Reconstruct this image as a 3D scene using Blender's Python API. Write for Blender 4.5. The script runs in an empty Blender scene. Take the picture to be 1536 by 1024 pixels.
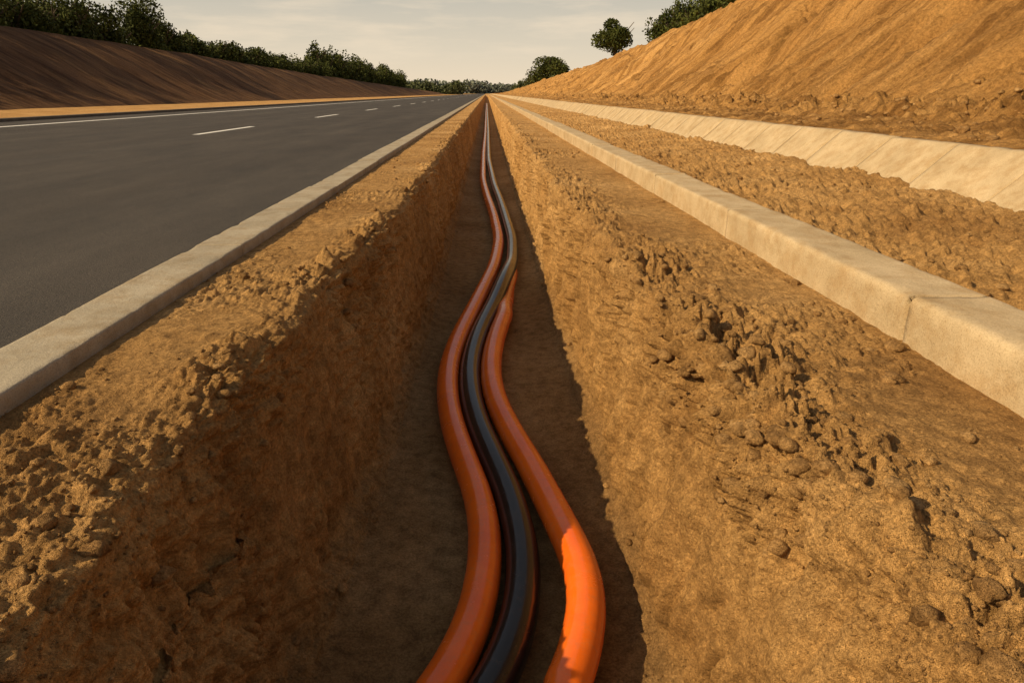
import bpy, math, numpy as np
from mathutils import Vector
rng=np.random.default_rng(7)
scene=bpy.context.scene

# ---------------------------------------------------------------- noise
def _h(ix,iy,iz,s):
    with np.errstate(over='ignore'):
        n=(ix.astype(np.uint32)*np.uint32(374761393)+iy.astype(np.uint32)*np.uint32(668265263)
           +iz.astype(np.uint32)*np.uint32(2246822519)+np.uint32((s*3266489917)&0xffffffff))
        n=(n^(n>>np.uint32(13)))*np.uint32(1274126177)
        n=(n^(n>>np.uint32(15)))*np.uint32(2654435761)
        n=n^(n>>np.uint32(16))
    return n.astype(np.float64)/4294967295.0
def vnoise(x,y,z,s=0):
    x,y,z=np.broadcast_arrays(np.asarray(x,float),np.asarray(y,float),np.asarray(z,float))
    fx,fy,fz=np.floor(x),np.floor(y),np.floor(z)
    ix,iy,iz=fx.astype(np.int64),fy.astype(np.int64),fz.astype(np.int64)
    tx,ty,tz=x-fx,y-fy,z-fz
    tx=tx*tx*(3-2*tx);ty=ty*ty*(3-2*ty);tz=tz*tz*(3-2*tz)
    r=0
    for a in (0,1):
        for b in (0,1):
            for c in (0,1):
                w=(tx if a else 1-tx)*(ty if b else 1-ty)*(tz if c else 1-tz)
                r=r+w*_h(ix+a,iy+b,iz+c,s)
    return r*2-1
def fbm(x,y,z,o=4,s=0,g=0.5):
    r=0;a=1;f=1;t=0
    for i in range(o):
        r=r+a*vnoise(x*f+i*17.3,y*f+i*9.1,z*f+i*5.7,s+i);t+=a;a*=g;f*=2.03
    return r/t
def billow(x,y,z,o=4,s=0,g=0.55):
    """rounded clumps separated by sharp crevices, about -0.5..0.5"""
    r=0;a=1;f=1;t=0
    for i in range(o):
        c_,s_=math.cos(0.7*i+.4),math.sin(0.7*i+.4)
        X=x*c_-y*s_;Y=x*s_+y*c_
        r=r+a*(np.abs(vnoise(X*f+i*17.3,Y*f+i*9.1,z*f+i*5.7,s+i))*2-0.65);t+=a;a*=g;f*=2.07
    return r/t
def lumps(x,y,z,cell,s=0,dens=0.8):
    """clod relief from a jittered, warped cell pattern"""
    q=1.3/cell
    wx=vnoise(x*q,y*q,z*q,s+11)+0.5*vnoise(x*q*2.3,y*q*2.3,z*q*2.3,s+14)
    wy=vnoise(x*q,y*q,z*q,s+12)+0.5*vnoise(x*q*2.3,y*q*2.3,z*q*2.3,s+15)
    wz=vnoise(x*q,y*q,z*q,s+13)
    X,Y,Z=x/cell+0.28*wx,y/cell+0.28*wy,z/cell+0.28*wz
    fx,fy,fz=[np.floor(v).astype(np.int64) for v in (X,Y,Z)]
    best=np.zeros_like(X)
    for a in (-1,0,1):
        for b in (-1,0,1):
            for c in (-1,0,1):
                cx,cy,cz=fx+a,fy+b,fz+c
                px=cx+_h(cx,cy,cz,s+1);py=cy+_h(cx,cy,cz,s+2);pz=cz+_h(cx,cy,cz,s+3)
                rr=0.25+0.6*_h(cx,cy,cz,s+4)**1.5
                on=_h(cx,cy,cz,s+5)<dens
                d2=(X-px)**2+(Y-py)**2+(Z-pz)**2
                v=np.where(on,np.sqrt(np.maximum(0,rr*rr-d2)),0)
                best=np.maximum(best,v)
    return best
def sstep(a,b,x):
    t=np.clip((x-a)/(b-a),0,1);return t*t*(3-2*t)

# ---------------------------------------------------------------- mesh helpers
def link(o):
    scene.collection.objects.link(o);return o
def grid_mesh(name,P,mat,smooth=True):
    R,C,_=P.shape
    me=bpy.data.meshes.new(name)
    me.vertices.add(R*C);me.vertices.foreach_set('co',P.reshape(-1).astype(np.float32))
    i=np.arange(R*C).reshape(R,C)
    q=np.stack([i[:-1,:-1],i[:-1,1:],i[1:,1:],i[1:,:-1]],-1).reshape(-1,4)
    n=len(q)
    me.loops.add(n*4);me.loops.foreach_set('vertex_index',q.reshape(-1).astype(np.int32))
    me.polygons.add(n);me.polygons.foreach_set('loop_start',np.arange(0,n*4,4,dtype=np.int32))
    me.polygons.foreach_set('use_smooth',np.full(n,smooth))
    me.update(calc_edges=True);me.materials.append(mat)
    return link(bpy.data.objects.new(name,me))
def face_mesh(name,V,F,mat,smooth=False):
    k=F.shape[1];n=len(F)
    me=bpy.data.meshes.new(name)
    me.vertices.add(len(V));me.vertices.foreach_set('co',V.reshape(-1).astype(np.float32))
    me.loops.add(n*k);me.loops.foreach_set('vertex_index',F.reshape(-1).astype(np.int32))
    me.polygons.add(n);me.polygons.foreach_set('loop_start',np.arange(0,n*k,k,dtype=np.int32))
    me.polygons.foreach_set('use_smooth',np.full(n,smooth))
    me.update(calc_edges=True);me.materials.append(mat)
    return link(bpy.data.objects.new(name,me))
def geo_rows(y0,y1,rate,minstep,off=0.0):
    ys=[y0]
    while ys[-1]<y1:
        ys.append(ys[-1]+max(minstep,rate*(abs(ys[-1])+off)))
    return np.array(ys)

# ---------------------------------------------------------------- materials
def mat_new(name):
    m=bpy.data.materials.new(name);m.use_nodes=True
    nt=m.node_tree;b=nt.nodes['Principled BSDF']
    return m,nt,b
def nd(nt,t,**k):
    n=nt.nodes.new(t)
    for a,v in k.items():
        if a in n.inputs: n.inputs[a].default_value=v
        else: setattr(n,a,v)
    return n
def coords(nt,scale=(1,1,1),rot=(0,0,0)):
    tc=nd(nt,'ShaderNodeTexCoord');mp=nd(nt,'ShaderNodeMapping')
    mp.inputs['Scale'].default_value=scale;mp.inputs['Rotation'].default_value=rot
    nt.links.new(tc.outputs['Object'],mp.inputs['Vector']);return mp.outputs['Vector']
def noise(nt,vec,scale,detail=6,rough=0.6):
    n=nd(nt,'ShaderNodeTexNoise');n.inputs['Scale'].default_value=scale
    n.inputs['Detail'].default_value=detail;n.inputs['Roughness'].default_value=rough
    nt.links.new(vec,n.inputs['Vector']);return n.outputs['Fac']
def ramp(nt,fac,stops):
    r=nd(nt,'ShaderNodeValToRGB');e=r.color_ramp.elements
    while len(e)<len(stops): e.new(0.5)
    for i,(p,c) in enumerate(stops):
        e[i].position=p;e[i].color=(*c,1) if len(c)==3 else c
    nt.links.new(fac,r.inputs['Fac']);return r.outputs['Color']
def mix(nt,a,b,fac,mode='MIX'):
    m=nd(nt,'ShaderNodeMix',data_type='RGBA',blend_type=mode)
    for k,v in ((0,fac),(6,a),(7,b)):
        if isinstance(v,bpy.types.NodeSocket): nt.links.new(v,m.inputs[k])
        else: m.inputs[k].default_value=v if k==0 else (*v,1)
    return m.outputs[2]
def bump(nt,b,fac,dist,strength=1.0,prev=None):
    n=nd(nt,'ShaderNodeBump');n.inputs['Distance'].default_value=dist
    n.inputs['Strength'].default_value=strength
    nt.links.new(fac,n.inputs['Height'])
    if prev is not None: nt.links.new(prev,n.inputs['Normal'])
    nt.links.new(n.outputs['Normal'],b.inputs['Normal']);return n.outputs['Normal']

def dirt(name,c0,c1,c2,stretch=(1,1,1),big=0.7,floor=False,bs=1.0,streak=None):
    m,nt,b=mat_new(name)
    v=coords(nt,stretch);v1=coords(nt)
    f1=noise(nt,v,big,5,0.62);f2=noise(nt,v1,12,5,0.7)
    c=ramp(nt,f1,[(0.32,c0),(0.5,c1),(0.68,c2)])
    c=mix(nt,c,ramp(nt,f2,[(0.3,(0.55,0.51,0.46)),(0.6,(1.25,1.22,1.16))]),0.85,'MULTIPLY')
    f3=noise(nt,v1,85,3,0.7)
    c=mix(nt,c,ramp(nt,f3,[(0.32,(0.52,0.51,0.50)),(0.66,(1.35,1.35,1.35))]),0.72,'MULTIPLY')
    if streak:
        c=mix(nt,c,ramp(nt,noise(nt,coords(nt,streak),2.6,5,0.65),[(0.38,(0.46,0.41,0.36)),(0.56,(1.1,1.1,1.1))]),0.8,'MULTIPLY')
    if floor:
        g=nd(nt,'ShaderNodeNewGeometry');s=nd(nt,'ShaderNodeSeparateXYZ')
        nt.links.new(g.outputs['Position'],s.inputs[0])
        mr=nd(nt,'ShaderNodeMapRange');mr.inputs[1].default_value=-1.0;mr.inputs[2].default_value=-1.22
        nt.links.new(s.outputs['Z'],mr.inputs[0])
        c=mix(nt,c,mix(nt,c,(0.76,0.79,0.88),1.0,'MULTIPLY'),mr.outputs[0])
    nt.links.new(c,b.inputs['Base Color'])
    b.inputs['Roughness'].default_value=0.95;b.inputs['Specular IOR Level'].default_value=0.12
    n=bump(nt,b,noise(nt,v1,26/bs,5,0.76),0.036*bs,1.0)
    n=bump(nt,b,noise(nt,v1,150/bs,3,0.75),0.010*bs,1.0,n)
    return m
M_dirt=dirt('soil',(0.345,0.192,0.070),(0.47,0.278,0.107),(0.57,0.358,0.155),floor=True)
M_clod=dirt('soil_clod',(0.30,0.169,0.066),(0.40,0.237,0.096),(0.48,0.302,0.134),big=3)
M_hillR=dirt('hill_soil',(0.34,0.180,0.059),(0.445,0.248,0.084),(0.54,0.32,0.124),stretch=(0.12,1,0.12),big=0.9,bs=2.5,streak=(0.09,1,0.09))  # streaks paint gully shadow into the soil colour, over its own tones
M_hillL=dirt('bank_soil_shaded',(0.095,0.049,0.025),(0.135,0.072,0.036),(0.185,0.105,0.05),stretch=(0.3,1,0.3),big=0.5,bs=3,streak=(0.1,0.6,0.1))  # dark base colour carries the shade of a slope turned from the sun
def concrete(name,c0,c1):
    m,nt,b=mat_new(name);v=coords(nt)
    c=ramp(nt,noise(nt,v,2.5,6,0.65),[(0.3,c0),(0.65,c1)])
    c=mix(nt,c,ramp(nt,noise(nt,v,160,3,0.6),[(0.32,(0.66,0.63,0.58)),(0.5,(1,1,1)),(0.75,(1.12,1.1,1.08))]),0.8,'MULTIPLY')
    c=mix(nt,c,ramp(nt,noise(nt,v,6,5,0.72),[(0.34,(0.72,0.60,0.44)),(0.55,(1,1,1))]),0.6,'MULTIPLY')
    nt.links.new(c,b.inputs['Base Color']);b.inputs['Roughness'].default_value=0.88
    b.inputs['Specular IOR Level'].default_value=0.25
    n=bump(nt,b,noise(nt,v,30,4,0.7),0.007,0.7)
    bump(nt,b,noise(nt,v,250,2,0.6),0.002,0.7,n)
    return m
M_con=concrete('concrete',(0.30,0.262,0.195),(0.41,0.36,0.275))
M_con2=concrete('concrete_panel',(0.41,0.315,0.19),(0.54,0.425,0.27))
M_con3=concrete('old_concrete',(0.10,0.09,0.075),(0.15,0.13,0.105))
M_asph,nt,b=mat_new('asphalt')
v=coords(nt);vs=coords(nt,(1,0.05,1))
c=ramp(nt,noise(nt,vs,0.9,5,0.6),[(0.3,(0.038,0.033,0.029)),(0.7,(0.062,0.055,0.049))])
c=mix(nt,c,ramp(nt,noise(nt,v,120,3,0.75),[(0.35,(0.4,0.4,0.4)),(0.5,(1,1,1)),(0.68,(2.3,2.2,2.0))]),0.85,'MULTIPLY')
c=mix(nt,c,ramp(nt,noise(nt,coords(nt,(1,0.4,1)),1.1,6,0.7),[(0.35,(0.75,0.75,0.75)),(0.65,(1.22,1.18,1.12))]),0.9,'MULTIPLY')
nt.links.new(c,b.inputs['Base Color']);b.inputs['Roughness'].default_value=0.8
b.inputs['Specular IOR Level'].default_value=0.3
bump(nt,b,noise(nt,v,140,3,0.7),0.006,1.0)
M_paint,nt,b=mat_new('road_paint');v=coords(nt)
c=ramp(nt,noise(nt,v,25,5,0.7),[(0.3,(0.45,0.44,0.42)),(0.5,(0.75,0.74,0.71))])
nt.links.new(c,b.inputs['Base Color']);b.inputs['Roughness'].default_value=0.6
def plastic(name,c0,c1,r0,r1,dustamt,spec=0.5):
    m,nt,b=mat_new(name);v=coords(nt)
    f=noise(nt,v,4,5,0.65)
    c=ramp(nt,f,[(0.3,c0),(0.7,c1)])
    dust=ramp(nt,noise(nt,v,26,5,0.75),[(0.5,(0,0,0)),(0.78,(1,1,1))])
    c=mix(nt,c,mix(nt,c,(0.32,0.2,0.1),dustamt),dust)
    nt.links.new(c,b.inputs['Base Color'])
    b.inputs['Specular IOR Level'].default_value=spec
    mr=nd(nt,'ShaderNodeMapRange');mr.inputs[1].default_value=0.3;mr.inputs[2].default_value=0.7
    mr.inputs[3].default_value=r0;mr.inputs[4].default_value=r1
    nt.links.new(noise(nt,v,9,4,0.7),mr.inputs[0]);nt.links.new(mr.outputs[0],b.inputs['Roughness'])
    bump(nt,b,noise(nt,coords(nt,(1,0.25,1)),14,3,0.6),0.004,0.35)
    return m
M_or=plastic('orange_plastic',(0.76,0.120,0.008),(0.89,0.172,0.013),0.14,0.30,0.3,0.65)
M_bk=plastic('black_plastic',(0.008,0.008,0.009),(0.016,0.015,0.015),0.12,0.28,0.10,0.5)
def foliage(name,c0,c1,c2):
    m,nt,b=mat_new(name)
    v=coords(nt)
    g=nd(nt,'ShaderNodeNewGeometry')
    c=ramp(nt,noise(nt,v,0.6,3,0.6),[(0.35,c0),(0.55,c1),(0.7,c2)])
    c=mix(nt,c,ramp(nt,g.outputs['Random Per Island'],[(0,(0.6,0.6,0.6)),(1,(1.35,1.3,1.1))]),0.8,'MULTIPLY')
    nt.links.new(c,b.inputs['Base Color']);b.inputs['Roughness'].default_value=0.7
    b.inputs['Specular IOR Level'].default_value=0.15
    return m
M_leaf=foliage('leaves',(0.034,0.045,0.010),(0.062,0.076,0.016),(0.105,0.118,0.026))
M_far=foliage('far_leaves_hazed',(0.06,0.075,0.035),(0.085,0.1,0.045),(0.12,0.13,0.065))  # paled base colour stands in for haze over the farther trees
M_haze=foliage('hazed_woodland',(0.13,0.16,0.14),(0.16,0.185,0.165),(0.18,0.20,0.175))  # aerial haze put into the leaf colour as a pale blue-green
M_bark,nt,b=mat_new('bark');v=coords(nt,(1,1,0.2))
nt.links.new(ramp(nt,noise(nt,v,6,4,0.7),[(0.3,(0.05,0.035,0.022)),(0.7,(0.12,0.085,0.055))]),b.inputs['Base Color'])
b.inputs['Roughness'].default_value=0.9

# ---------------------------------------------------------------- ground with trench
KP=[(-3000,-0.02),(-400,-0.02),(-60,-0.02),(-32,0.0),(-20,0.0),(-17.75,0.0),(-17.5,-0.12),(-8,-0.12),(-1.82,-0.12),(-1.68,-0.01),(-1.58,0.0),
    (-1.15,0.0),(-0.97,0.0),(-0.915,-0.05),(-0.88,-0.25),(-0.80,-1.12),(-0.72,-1.25),(-0.4,-1.275),(0.4,-1.275),(0.74,-1.25),
    (0.82,-1.12),(0.89,-0.22),(0.91,-0.04),(0.95,0.0),(1.15,0.0),(1.75,0.0),(2.0,0.0),(2.15,0.03),(3.2,0.04),(4.4,0.05),(4.62,0.02),(4.9,0.0),
    (9,0),(30,0),(400,0),(3000,0)]
KS=[8,8,10,12,6,3,6,6,4,14,
    70,36,16,38,124,18,16,30,16,18,
    164,44,16,44,100,10,10,90,90,10,6,5,5,6,6]
pts=[]
for (a,b_),n in zip(zip(KP[:-1],KP[1:]),KS):
    for i in range(n):
        t=i/n;pts.append((a[0]+(b_[0]-a[0])*t,a[1]+(b_[1]-a[1])*t))
pts.append(KP[-1]);pts=np.array(pts)
sm=pts.copy()
for k in range(3):
    s2=sm.copy();s2[1:-1]=0.25*sm[:-2]+0.5*sm[1:-1]+0.25*sm[2:]
    m_=(np.abs(sm[:,0])<1.3);sm[m_]=s2[m_]
pts=sm
T=np.gradient(pts,axis=0);T/=np.linalg.norm(T,axis=1)[:,None]
Nn=np.stack([-T[:,1],T[:,0]],1)
for k in range(16):
    n2_=Nn.copy();n2_[1:-1]=0.25*Nn[:-2]+0.5*Nn[1:-1]+0.25*Nn[2:];m_=(np.abs(pts[:,0])<1.3);Nn[m_]=n2_[m_]
Nn/=np.linalg.norm(Nn,axis=1)[:,None]
Ya=np.arange(-6,0.5,0.05);Yb=geo_rows(0.5,900,0.0050,0.0055)
Yr=np.concatenate([[-60,-20],Ya,Yb,[1500,3000]])
R,C=len(Yr),len(pts)
YY=np.repeat(Yr[:,None],C,1);X0=np.repeat(pts[None,:,0],R,0);Z0=np.repeat(pts[None,:,1],R,0)
NX=np.repeat(Nn[None,:,0],R,0);NZ=np.repeat(Nn[None,:,1],R,0)
left=X0<0
w=sstep(1.5,0.97,np.abs(X0))
depth=np.clip(-Z0/1.27,0,1)*(np.abs(X0)<1.2)
rimL=np.interp(Yr,[0,2.4,3.0,5,8,30],[0.99,0.99,0.90,0.85,0.80,0.78])+0.045*fbm(Yr*1.6,0*Yr,0,3,11)+0.035*fbm(Yr*5,0*Yr,3,3,12)
rimR=np.interp(Yr,[0,2,4,6,30],[0.93,0.92,0.84,0.80,0.80])+0.05*fbm(Yr*1.6,7,0,3,13)+0.045*fbm(Yr*5,7,3,3,14)
botL=np.interp(Yr,[0,2,4,8,30],[0.80,0.79,0.70,0.64,0.62]);botR=np.interp(Yr,[0,2,4,6,30],[0.77,0.77,0.79,0.76,0.72])
rl=(rimL[:,None]*(1-depth)+(botL[:,None]+0.12)*depth)
rr=(rimR[:,None]*(1-depth)+(botR[:,None]+0.10)*depth)
half=np.where(left,rl,rr)
X=np.where(left,-1,1)*(np.abs(X0)+w*(half-0.92)*np.clip(np.abs(X0)/0.7,0,1))
Z=Z0*np.where((np.abs(X0)<1.2),(1-sstep(380,420,YY)),1)
# left lip lowered close to the camera, shaped to let a beam of sun reach the trench
notch=(sstep(2.35,2.2,YY)*sstep(0.6,1.2,YY))*left*(np.abs(X0)<1.6)
Z=Z-0.055*notch*sstep(1.5,1.0,np.abs(X0))*(Z0>-0.5)
dirtmask=((X0>-1.7)&(X0<4.6)).astype(float)
inner=(np.abs(X0)<1.75)
wall=sstep(0.06,0.25,-Z0)*(1-sstep(1.1,1.22,-Z0))*(np.abs(X0)<1.1)
floor_=sstep(1.15,1.25,-Z0)*(np.abs(X0)<1.1)
top=1-np.clip(wall+floor_,0,1)
rimw=np.where(left,0.15,np.where(np.abs(X0)<0.98,0.15,0.26))
rim=np.exp(-((np.abs(X0)-np.where(left,0.97,0.98))/rimw)**2)*(1-sstep(0.12,0.5,-Z0))
rimnoise=np.where(left,0.65,0.85)+1.2*fbm(X0*2.2,YY*2.0,0*X0,2,31)
rim=rim*np.clip(rimnoise,np.where(left,0.25,0.5),1.3)*(np.abs(X0)<1.7)*(1-0.7*notch)
rim=rim*(1-0.45*sstep(3.5,8,YY))
fadeY=1-sstep(15,60,YY)*0.5
D=np.zeros_like(X)
n1=fbm(X0*2.2,YY*2.2,Z0*2.2,4,1);n2=fbm(X0*11,YY*11,Z0*11,4,5,0.6)
act=(YY>-2)&(YY<80)&(X0>-1.75)&(X0<4.7)
b0=np.zeros_like(X);b1=np.zeros_like(X);b2=np.zeros_like(X);bw=np.zeros_like(X)
b0[act]=billow(X[act]*3.4,YY[act]*3.4,Z0[act]*2.4,3,37,0.55)
b1[act]=billow(X[act]*8,YY[act]*8,Z0[act]*7,5,41,0.62)
b2[act]=billow(X[act]*24,YY[act]*24,Z0[act]*18,4,47,0.65)
aw=act&(wall>0.01)
bw[aw]=billow(X0[aw]*6,YY[aw]*9.5+1.2*vnoise(YY[aw]*2,Z0[aw]*3,0,63),Z0[aw]*2.2,4,43,0.58)
patch=np.clip(fbm(X0*1.3,YY*1.1,0*X0,3,77)*2.2+np.where(left,-0.2,0.0),0,1)*top*dirtmask
D+=top*(0.016*n1+0.010*n2)*dirtmask
D+=patch*(0.022*b1+0.016*b2)+top*dirtmask*0.006*b2
D+=rim*(0.015+0.03*np.abs(n1)+0.04*b0+0.100*b1+0.042*b2+0.03*n2)
side=np.where(left,3,9)+0*X0
flute=fbm(YY*8,Z0*1.0,side,4,21,0.6)
wpatch=np.clip(0.70+1.3*fbm(YY*1.5,Z0*1.8,side,2,55),0.2,1.4)
ww=wall*np.where(left,0.7,0.95)
D+=ww*(0.05*fbm(YY*1.6,Z0*2.0,side,3,23)+0.08*flute+0.06*bw+wpatch*(0.03*b0+0.035*b1+0.05*bw+0.036*b2)+0.026*n2)
D+=floor_*(0.014*n1+0.010*n2+0.009*b2)
strip=((X0>2.1)&(X0<4.7)).astype(float)
D+=strip*(0.05*n1+0.06*b1+0.035*b2+0.03*sstep(2.6,3.3,X0))
near=(YY<45)&(YY>-1)
def add_l(mask,cell,amp,seed,dens):
    sel=near&(mask>0.03)
    v=lumps(X[sel],YY[sel],Z[sel],cell,seed,dens)
    D[sel]+=(v*amp*mask[sel])
talus=np.exp(-((np.abs(X0)-0.76)/0.07)**2)*sstep(1.1,1.2,-Z0)
rR=rim*np.where(left,0.85,1.1)
add_l(np.clip(rR+strip*0.7+patch*0.25+wall*0.1*wpatch,0,1.2),0.085,0.058,100,0.42)
add_l(np.clip(rR+strip*0.8+patch*0.5+talus*0.9+top*dirtmask*0.05+wall*0.35*wpatch,0,1.3),0.046,0.042,200,0.5)
add_l(np.clip(rim*1.0+strip*0.8+patch*0.7+talus*0.9+wall*0.5*wpatch+top*dirtmask*0.16,0,1.2),0.021,0.023,300,0.5)
Ds=D.copy();Ds[1:-1]=0.15*D[:-2]+0.7*D[1:-1]+0.15*D[2:];D=Ds.copy();D[:,1:-1]=0.12*Ds[:,:-2]+0.76*Ds[:,1:-1]+0.12*Ds[:,2:]
D*=fadeY
D+=0.03*fbm(X0*0.3,YY*0.3,0*X0,4,50)*((X0<-18)|(X0>9))
edgeguard=sstep(1.62,1.5,-X0)*1.0
D=np.where(X0<-1.5,D*np.where(X0>-17,edgeguard,1),D)
D=np.where((X0>1.68)&(X0<2.14),D*0.4,D)
P=np.stack([X+NX*D,YY,Z+NZ*D],-1)
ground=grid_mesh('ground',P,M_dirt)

# ---------------------------------------------------------------- loose clods, one object
import bmesh
def ico(sub,seed):
    bm=bmesh.new();bmesh.ops.create_icosphere(bm,subdivisions=sub,radius=1)
    V=np.array([v.co[:] for v in bm.verts]);F=np.array([[v.index for v in f.verts] for f in bm.faces]);bm.free()
    r=1+0.45*fbm(V[:,0]*1.6+seed*3.1,V[:,1]*1.6,V[:,2]*1.6,3,seed)+0.28*vnoise(V[:,0]*4,V[:,1]*4,V[:,2]*4,seed)
    return V*r[:,None],F
def scatter(name,pos,size,sub,mat,flat=0.75):
    tm=[ico(sub,i+1) for i in range(8)];Vs=[];Fs=[];o=0
    for p,s in zip(pos,size):
        V,F=tm[rng.integers(8)]
        a=rng.uniform(0,6.28);c_,s_=math.cos(a),math.sin(a)
        b2=rng.uniform(0,6.28);cb,sb=math.cos(b2),math.sin(b2)
        W=V@np.array([[c_,-s_,0],[s_,c_,0],[0,0,1]])@np.array([[1,0,0],[0,cb,-sb],[0,sb,cb]])
        W=W*np.array([s,s*rng.uniform(0.7,1.3),s*flat])+p+np.array([0,0,s*0.12])
        Vs.append(W);Fs.append(F+o);o+=len(V)
    return face_mesh(name,np.concatenate(Vs),np.concatenate(Fs),mat,True)
wgt=(rim*1.0+patch*0.35*inner+strip*0.5+talus*0.7+top*inner*dirtmask*0.06)*((YY>0.5)&(YY<40))
wgt=wgt.reshape(-1)**1.2;wgt[wgt<0.02]=0;wgt/=wgt.sum()
Pf=P.reshape(-1,3)
idx=rng.choice(len(Pf),3600,p=wgt);sz=0.005+0.030*rng.random(3600)**4
c1=scatter('soil_clods',Pf[idx],sz,2,M_clod)
idx=rng.choice(len(Pf),22000,p=wgt);sz=0.002+0.006*rng.random(22000)**2
c2=scatter('crumbs',Pf[idx],sz,1,M_clod);c2.parent=c1

# ---------------------------------------------------------------- kerbs / panels
def extrude(name,prof,Ys,mat,joints=(),gw=0.006,gd=0.012,amp=0.002,seed=0,sub=0.02,freq=9):
    pr=[]
    for a,b_ in zip(prof[:-1],prof[1:]):
        n=max(1,int(math.dist(a,b_)/sub))
        for i in range(n):
            t=i/n;pr.append((a[0]+(b_[0]-a[0])*t,a[1]+(b_[1]-a[1])*t))
    pr.append(prof[-1]);pr=np.array(pr)
    t=np.gradient(pr,axis=0);t/=np.linalg.norm(t,axis=1)[:,None];n=np.stack([-t[:,1],t[:,0]],1)
    js=np.array(list(joints)) if len(joints) else np.zeros(0)
    if len(js):
        Ys=Ys[np.min(np.abs(Ys[:,None]-js[None]),1)>gw*1.2]
    ex=np.concatenate([js-gw,js-gw*0.6,js+gw*0.6,js+gw]) if len(js) else js
    ys=np.sort(np.concatenate([Ys,ex]))
    d=np.zeros(len(ys))
    if len(js):
        dist=np.min(np.abs(ys[:,None]-js[None]),1);d=np.where(dist<gw*0.8,-gd,0)
        seg=np.searchsorted(js,ys)
        tilt=(_h(seg,seg*0+3,seg*0,seed)-0.5)*0.014
        d=d+tilt
    XX=np.repeat(pr[None,:,0],len(ys),0);ZZ=np.repeat(pr[None,:,1],len(ys),0);Y2=np.repeat(ys[:,None],len(pr),1)
    dd=d[:,None]+amp*fbm(XX*freq,Y2*freq,ZZ*freq,4,seed)+amp*2*fbm(Y2*0.8,XX*0.5,ZZ*0.5,2,seed+5)
    cv=np.abs(np.gradient(np.unwrap(np.arctan2(t[:,1],t[:,0]))));cv=np.clip(cv*3,0,1)
    dd-=cv[None,:]*np.clip(fbm(Y2*6,XX*6,ZZ*6,3,seed+9)-0.15,0,1)*0.03
    return grid_mesh(name,np.stack([XX+n[None,:,0]*dd,Y2,ZZ+n[None,:,1]*dd],-1),mat)
yk=np.concatenate([np.arange(-6,0.6,0.1),geo_rows(0.6,900,0.010,0.015)])
def rprof(x0,x1,zb,zt,r=0.015):
    return [(x0,zb),(x0,zt-r),(x0+r*0.3,zt-r*0.3),(x0+r,zt),(x1-r,zt),(x1-r*0.3,zt-r*0.3),(x1,zt-r),(x1,zb)]
k1=extrude('kerb',rprof(-1.90,-1.6,-0.2,0.07,0.012),yk,M_con,joints=np.arange(-4.6,60,3.0),gw=0.004,gd=0.012,amp=0.002,seed=61)
k2=extrude('kerb',rprof(1.77,2.11,-0.2,0.2,0.022),yk,M_con2,joints=np.arange(2.74-2.3*3,60,2.3),gw=0.014,gd=0.07,amp=0.004,seed=62)
k3=extrude('kerb',rprof(-17.6,-17.25,-0.2,0.15,0.02),np.concatenate([[-6,0,5],geo_rows(6,900,0.05,0.2)]),M_con3,amp=0.002,seed=63,sub=0.1)
yp=np.concatenate([np.arange(-6,2,0.15),geo_rows(2,900,0.012,0.02)])
extrude('concrete_slope_panels',[(4.44,-0.1),(4.46,0.03),(4.5,0.06),(4.95,0.48),(4.98,0.5),(5.12,0.5),(5.14,0.2)],yp,M_con2,
        joints=np.arange(-5,130,1.25),gw=0.022,gd=0.09,amp=0.006,seed=64,sub=0.06,freq=3)

# ---------------------------------------------------------------- road
ry=np.concatenate([[-60,-10],np.arange(0,30,1.0),geo_rows(30,2500,0.05,1)])
rx=np.array([-17.3,-14,-11,-8,-5,-3,-1.89])
def sheet(name,xs,ys,z,mat):
    A,B=np.meshgrid(xs,ys);return grid_mesh(name,np.stack([A,B,np.full_like(A,z)],-1),mat,False)
road=sheet('road',rx,ry,0.035,M_asph)
el=sheet('road_edge_line',np.array([-14.9,-14.6]),ry,0.039,M_paint)
V=[];F=[]
for k,y in enumerate(np.arange(17.6-12.7*3,700,12.7)):
    V+=[(-7.29,y,0.039),(-7.11,y,0.039),(-7.11,y+4.4,0.039),(-7.29,y+4.4,0.039)];F.append([4*k,4*k+1,4*k+2,4*k+3])
face_mesh('lane_markings',np.array(V),np.array(F),M_paint)

# ---------------------------------------------------------------- hillsides
def hill_rows(a,b_,r,m): return np.concatenate([np.arange(-30,a,1.0),geo_rows(a,b_,r,m)])
hy=hill_rows(3,1000,0.008,0.05)
hx=np.concatenate([np.linspace(4.98,9,100),np.linspace(9.05,20.4,190),np.linspace(20.6,28,20),[35,60,120,400]])
HY,HX=np.meshgrid(hy,hx,indexing='ij')
crest=np.interp(hy,[-30,20,54,77,123,270,450,700,1000],[8.6,8.3,7.95,7.4,6.2,5.1,3.6,1.4,0.4])[:,None]+0.25*fbm(hy*0.15,0*hy,0,4,71)[:,None]
t=np.clip((HX-9)/11.4,0,1);tt=t-0.03*np.sin(t*math.pi*2)
HZ=0.5+(crest-0.5)*tt
HZ=np.where(HX>20.4,crest-0.02*(HX-20.4),HZ)
HZ+=0.03*(HX-5)/4*(HX<9)
ms=sstep(0,0.12,t)*(1-sstep(0.93,1,t))
sl=HX*0.10
yw=HY+0.35*HX+0.8*fbm(HX*0.35,HY*0.2,0*HX,2,83)
gul=fbm(yw*0.55,sl,0*HX,5,81,0.6)
rid=np.abs(fbm(yw*0.42+3,sl,0*HX,3,91))
g2=fbm(yw*2.4,HX*0.3,0*HX,4,85,0.65)
HZ+=ms*(1.0*gul-0.85*sstep(0.16,0.0,rid)+0.38*g2)
n3=fbm(HX*1.5,HY*1.5,0*HX,5,87,0.65)
HZ+=0.10*n3
basem=np.exp(-((HX-8.6)/1.1)**2)
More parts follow.
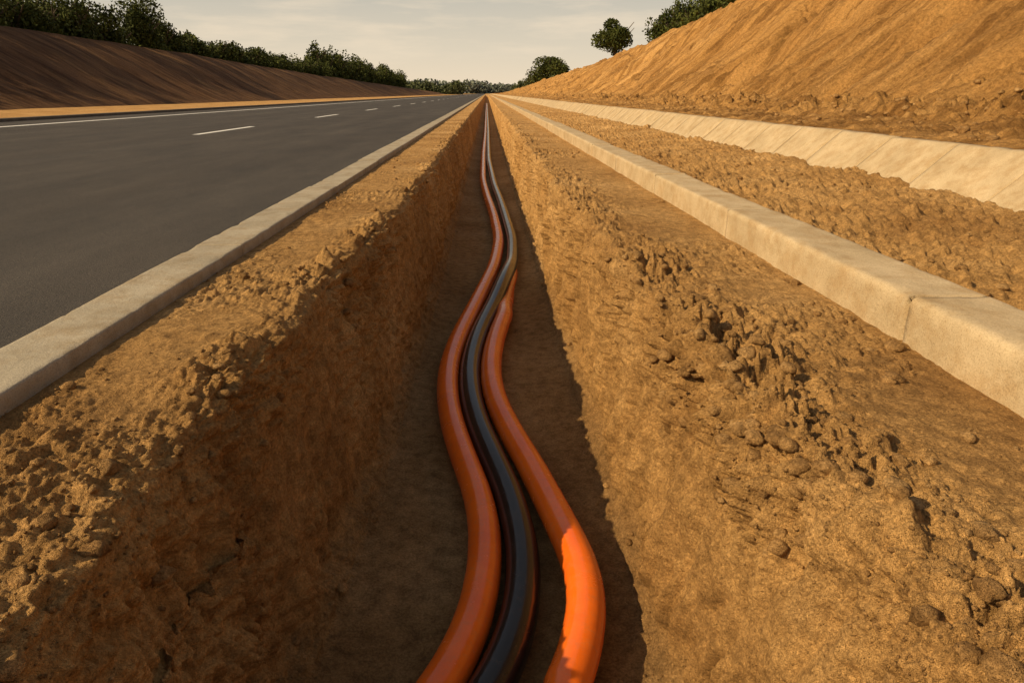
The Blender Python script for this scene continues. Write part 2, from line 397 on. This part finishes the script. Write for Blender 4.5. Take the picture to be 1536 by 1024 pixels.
HZ+=basem*(0.2+0.25*fbm(HX*0.9,HY*0.7,0*HX,4,88))*sstep(6,8,HX)
bb=billow(HX*2.5,HY*2.5,HZ*2.5,5,93,0.62)
HZ+=bb*(0.26*basem+0.13*(HX<9)*sstep(5.1,5.6,HX)+0.08*ms)
sel=(HY<120)&(HY>0)&(HX<13)
bm_=np.zeros_like(HX);bm_[sel]=lumps(HX[sel],HY[sel],HZ[sel],0.3,400,0.4)
HZ+=bm_*0.14*(basem+0.25*(HX<9))*sstep(5.1,5.6,HX)
bm_[sel]=lumps(HX[sel],HY[sel],HZ[sel],0.12,500,0.5)
HZ+=bm_*0.08*(basem+0.4*(HX<9))*sstep(5.1,5.4,HX)
HZ-=0.05*(1-sstep(5.0,5.3,HX))
PH=np.stack([HX,HY,HZ],-1)
grid_mesh('hillside',PH,M_hillR)
wg=((basem*1.0+0.25*(HX<9))*sstep(5.1,5.6,HX)*((HY>4)&(HY<70))).reshape(-1);wg/=wg.sum()
i_=rng.choice(len(wg),2200,p=wg);cc=scatter('hill_clods',PH.reshape(-1,3)[i_],0.015+0.06*rng.random(2200)**4,2,M_clod);cc.parent=c1
by=hill_rows(10,1000,0.02,0.4)
bx=np.concatenate([[-400,-120,-70],np.linspace(-60,-45.5,10),np.linspace(-45,-30,90)])
BY,BX=np.meshgrid(by,bx,indexing='ij')
cr=np.interp(by,[-30,63,107,165,354,600,1000],[7.2,6.9,6.7,5.85,4.25,2.2,0.5])[:,None]+0.12*fbm(by*0.1,5,0,3,95)[:,None]
t=np.clip((-31-BX)/14,0,1)
BZ=-0.05+cr*(t-0.04*np.sin(2*math.pi*t))+np.where(BX<-45,0.01*(BX+45),0)
ms=sstep(0,0.1,t)*(1-sstep(0.95,1,t))
BZ+=ms*(0.35*fbm(BY*0.3,BX*0.08,0*BX,5,97)+0.15*fbm(BY*1.3,BX*0.3,0*BX,3,98))+0.05*fbm(BX,BY,0*BX,3,99)
BZ=np.where(BX>-31,BZ-0.3*(BX+31),BZ)
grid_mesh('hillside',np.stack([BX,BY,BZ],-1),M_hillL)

# ---------------------------------------------------------------- conduits
f=1024.0;ct=0.94;st=0.3415
def unp(px,py,H=2.17):
    d=f*H/(ct*(py-140));return ((px-730)*d/f,(d-H*st)/ct)
Lp=[(677,1000),(703,950),(718,900),(727,850),(728,800),(720,740),(697,680),(677,620),(671,580),(675,540),(690,500),(716,450),(741,400),(749,360),(740,320),(731,296),(724,270),(725,230),(728,200),(729,180)]
Bp=[(752,1000),(773,950),(783,900),(786,850),(781,800),(765,750),(742,700),(717,650),(704,600),(702,550),(716,500),(744,450),(768,400),(769,360),(757,320),(749,296),(742,280),(733,240),(732,200),(731,180)]
Rp=[(865,1000),(878,950),(880,900),(868,850),(846,800),(824,750),(799,700),(768,650),(743,600),(732,550),(741,500),(756,460),(770,430),(778,400),(776,360),(762,320),(752,290)]
yc=np.concatenate([np.arange(-5,2,0.1),geo_rows(2,160,0.012,0.03)])
def track(pp):
    w_=np.array([unp(*p) for p in pp]);w_=w_[np.argsort(w_[:,1])]
    y0=w_[0,1]
    sl=(w_[1,0]-w_[0,0])/(w_[1,1]-w_[0,1])
    x=np.interp(yc,w_[:,1],w_[:,0])
    x=np.where(yc<y0,w_[0,0]+sl*(yc-y0)*np.exp((yc-y0)*0.6),x)
    for _ in range(10):
        x[1:-1]=0.25*x[:-2]+0.5*x[1:-1]+0.25*x[2:]
    return x
xl,xb,xr=track(Lp),track(Bp),track(Rp)
rad=0.086
for _ in range(3):
    for A,B in ((xl,xb),(xb,xr)):
        s=np.sqrt(1+np.gradient(B,yc)**2)
        need=(2*rad+0.004)*s
        lim=need-(B-A)
        if B is xr: lim=np.where(yc>6.9,0,lim)
        sh=np.maximum(lim,0)
        if B is xr: B+=sh
        else: B+=sh*0.6;A-=sh*0.4
    for Q in (xl,xb,xr):
        for _2 in range(6): Q[1:-1]=0.25*Q[:-2]+0.5*Q[1:-1]+0.25*Q[2:]
zl=np.full_like(yc,-1.265+rad);zb=zl.copy();zr=zl.copy()
# the third conduit slips under the black one
k_=sstep(6.7,8.6,yc);xr=xr*(1-k_)+(xb+0.02)*k_
zr=zr-0.13*sstep(6.6,8.3,yc)-0.1*sstep(8.6,10,yc)+0.05*sstep(3.6,2.6,yc)  # near end raised off the floor, shaped to catch the sun
zb=zb+0.06*np.exp(-((yc-8.2)/0.9)**2)
def tube(name,x,z,r,mat,seg=28):
    c=np.stack([x,yc,z],1);t=np.gradient(c,axis=0);t/=np.linalg.norm(t,axis=1)[:,None]
    s=np.cross(t,[0,0,1]);s/=np.linalg.norm(s,axis=1)[:,None];u=np.cross(s,t)
    a=np.linspace(0,2*math.pi,seg+1)
    rr_=r*(1+0.012*fbm(yc*2,0*yc,0,2,int(r*1000)))
    Pp=c[:,None,:]+rr_[:,None,None]*(np.cos(a)[None,:,None]*s[:,None,:]+np.sin(a)[None,:,None]*u[:,None,:])
    return grid_mesh(name,Pp,mat)
tube('orange_conduit',xl,zl,rad,M_or)
tube('black_conduit',xb,zb,rad,M_bk)
tube('orange_conduit',xr,zr,rad+0.002,M_or)

# ---------------------------------------------------------------- trees
def crown_leaves(cx,cy,cz,rx_,ry_,rz,n,leaf,nb=9):
    bc=rng.normal(size=(nb,3));bc/=np.linalg.norm(bc,axis=1)[:,None];bc*=rng.uniform(0.2,0.75,(nb,1))
    bc[:,2]=bc[:,2]*0.9
    br=rng.uniform(0.28,0.5,nb)
    k=rng.integers(nb,size=n)
    d=rng.normal(size=(n,3));d/=np.linalg.norm(d,axis=1)[:,None];d*=rng.uniform(0.5,1.08,(n,1))
    p=bc[k]+d*br[k][:,None]
    p=p*np.array([rx_,ry_,rz])+np.array([cx,cy,cz])
    a=rng.normal(size=(n,3));a/=np.linalg.norm(a,axis=1)[:,None]
    b2=np.cross(a,rng.normal(size=(n,3)));b2/=np.linalg.norm(b2,axis=1)[:,None]
    s=leaf*rng.uniform(0.6,1.3,(n,1))
    return np.stack([p-a*s,p-b2*s*0.6,p+a*s,p+b2*s*0.6],1).reshape(-1,3)
def limb(p0,p1,r0,r1,seg=7):
    p0,p1=np.array(p0,float),np.array(p1,float);t=p1-p0;t/=np.linalg.norm(t)
    s=np.cross(t,[0.3,1,0.1]);s/=np.linalg.norm(s);u=np.cross(s,t)
    a=np.linspace(0,2*math.pi,seg,endpoint=False);ring=np.cos(a)[:,None]*s+np.sin(a)[:,None]*u
    V=np.concatenate([p0+ring*r0,p1+ring*r1]);i=np.arange(seg);j=(i+1)%seg
    return V,np.stack([i,j,j+seg,i+seg],1)
def tree_obj(name,specs,mat,leaf,dens,trunks=True,low=0.0):
    L=[];TV=[];TF=[];o=0
    for (x,y,z,h,w_) in specs:
        n=int(dens)
        L.append(crown_leaves(x,y,z+h*(0.58-low),w_/2,w_/2,h*(0.46+low*0.8),n,leaf,nb=int(rng.integers(9,15))))
        if trunks:
            top_=(x+rng.uniform(-.1,.1)*w_,y,z+h*0.6)
            for (a,b2,r0,r1) in [((x,y,z-0.6),top_,0.04*h,0.018*h)]+[((x,y,z+h*rng.uniform(.2,.4)),(x+math.cos(q)*w_*.33,y+math.sin(q)*w_*.33,z+h*rng.uniform(.55,.8)),0.018*h,0.006*h) for q in rng.uniform(0,6.28,5)]:
                V,F=limb(a,b2,r0,r1);TV.append(V);TF.append(F+o);o+=len(V)
    L=np.concatenate(L);Fq=np.arange(len(L)).reshape(-1,4)
    ob=face_mesh(name,L,Fq,mat)
    if trunks:
        tb=face_mesh('trunk',np.concatenate(TV),np.concatenate(TF),M_bark,True);tb.parent=ob
    return ob
def zl_(y): return float(np.interp(y,[-30,63,107,165,354,600,1000],[7.2,6.9,6.7,5.85,4.25,2.2,0.5]))
def zr_(y): return float(np.interp(y,[-30,20,54,77,123,270,450,700,1000],[8.6,8.3,7.95,7.4,6.2,5.1,3.6,1.4,0.4]))
sp=[]
for y in np.arange(40,99,2.2):
    for r_ in range(2):
        x=-48.0-r_*4-rng.uniform(0,1.5);sp.append((x,y+rng.uniform(-1,1),zl_(y)-1.8,rng.uniform(6.4,8.8)*(1+0.1*r_)*(1.15 if y<70 else 0.9),rng.uniform(5.5,7.5)))
tree_obj('tree_line',sp,M_leaf,0.2,1700,low=0.12)
tree_obj('broadleaf_tree',[(-48.5,104,zl_(104)-1.6,8.6,10)],M_leaf,0.2,6500,low=0.1)
tree_obj('broadleaf_tree',[(-49.0,112,zl_(112)-1.6,7.4,8.6)],M_leaf,0.2,4500,low=0.1)
sp=[]
for y in np.arange(117,228,2.0):
    sp.append((-47.5-rng.uniform(0,4),y,zl_(y)-1.5,rng.uniform(4.2,6.8),rng.uniform(5,7)))
tree_obj('hedgerow',sp,M_leaf,0.25,1100,low=0.12)
sp=[]
for y in np.arange(225,440,3.2):
    sp.append((-49-rng.uniform(0,6),y,zl_(y)-1.6,rng.uniform(8.5,13),rng.uniform(8,10)))
tree_obj('tree_line',sp,M_leaf,0.4,1000,low=0.1)
tree_obj('broadleaf_tree',[(20.9,120,zr_(120)-0.5,7.2,8.6)],M_leaf,0.2,5500,low=0.03)
tree_obj('broadleaf_tree',[(21.0,258,zr_(258)-1.4,11.0,17.5)],M_leaf,0.38,6000,low=0.06)
sp=[]
for y in np.arange(38,94,1.4):
    sp.append((21.3+rng.uniform(0,2.5),y,zr_(y)-1.1,rng.uniform(3.3,5.4),rng.uniform(3.2,5)))
tree_obj('tree_line',sp,M_leaf,0.17,1300,low=0.08)
sp=[(22+rng.uniform(0,10),y,zr_(y)-1.5,rng.uniform(4,8),rng.uniform(6,10)) for y in np.arange(280,640,6)]
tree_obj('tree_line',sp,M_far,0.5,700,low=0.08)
sp=[(rng.uniform(-170,-25),rng.uniform(600,760),-0.5,rng.uniform(8,14),rng.uniform(16,24)) for _ in range(56)]
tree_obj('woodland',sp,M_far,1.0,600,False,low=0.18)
sp=[(x,1500+rng.uniform(-80,80),-1,rng.uniform(24,38),rng.uniform(60,90)) for x in np.arange(-900,900,20)]
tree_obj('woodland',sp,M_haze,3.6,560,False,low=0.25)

# ---------------------------------------------------------------- light
ray=Vector((1,0.42,-0.75)).normalized()
sun=bpy.data.lights.new('sun','SUN');sun.energy=5.0;sun.angle=math.radians(0.5);sun.color=(1,0.76,0.43)
so=link(bpy.data.objects.new('sun',sun));so.rotation_euler=ray.to_track_quat('-Z','Y').to_euler()
w=bpy.data.worlds.new('World');scene.world=w;w.use_nodes=True;nt=w.node_tree
bg=nt.nodes['Background'];bg.inputs['Strength'].default_value=0.10
sky=nt.nodes.new('ShaderNodeTexSky');sky.sky_type='NISHITA';sky.sun_disc=False
sd=-ray;sky.sun_elevation=math.asin(sd.z);sky.sun_rotation=math.atan2(sd.x,sd.y)%(2*math.pi)
sky.dust_density=3.0;sky.air_density=1.0
tc=nt.nodes.new('ShaderNodeTexCoord');mp=nt.nodes.new('ShaderNodeMapping');mp.inputs['Scale'].default_value=(2.2,2.2,16)
nt.links.new(tc.outputs['Generated'],mp.inputs['Vector'])
cl=ramp(nt,noise(nt,mp.outputs['Vector'],2.4,7,0.6),[(0.46,(0,0,0)),(0.68,(1,1,1))])
sx=nt.nodes.new('ShaderNodeSeparateXYZ');nt.links.new(tc.outputs['Generated'],sx.inputs[0])
hz=ramp(nt,sx.outputs['Z'],[(0.0,(0.95,0.95,0.95)),(0.13,(0.92,0.92,0.92)),(0.36,(0.4,0.4,0.4))])
hc=ramp(nt,sx.outputs['Z'],[(0.0,(9.2,7.5,5.4)),(0.05,(7.8,6.75,5.15)),(0.12,(5.9,5.45,4.5)),(0.28,(3.3,2.95,2.4))])
c=mix(nt,sky.outputs['Color'],hc,hz)
mf=nt.nodes.new('ShaderNodeMath');mf.operation='MULTIPLY';mf.inputs[1].default_value=0.65
nt.links.new(cl,mf.inputs[0])
cm=ramp(nt,sx.outputs['Z'],[(0.0,(1,1,1)),(0.15,(1,1,1)),(0.35,(0.25,0.25,0.25))])
mf2=nt.nodes.new('ShaderNodeMath');mf2.operation='MULTIPLY';nt.links.new(mf.outputs[0],mf2.inputs[0]);nt.links.new(cm,mf2.inputs[1])
c=mix(nt,c,(8.7,7.25,5.4),mf2.outputs[0])
nt.links.new(c,bg.inputs['Color'])

# ---------------------------------------------------------------- camera
cam=bpy.data.cameras.new('camera');cam.lens=24;cam.sensor_width=36;cam.shift_x=38/1536;cam.clip_start=0.05;cam.clip_end=6000
co=link(bpy.data.objects.new('camera',cam));co.location=(0,0,1.0)
co.rotation_euler=(math.radians(90)-math.atan(372/1024),0,0)
scene.camera=co
scene.view_settings.view_transform='Standard';scene.view_settings.look='None';scene.view_settings.exposure=0
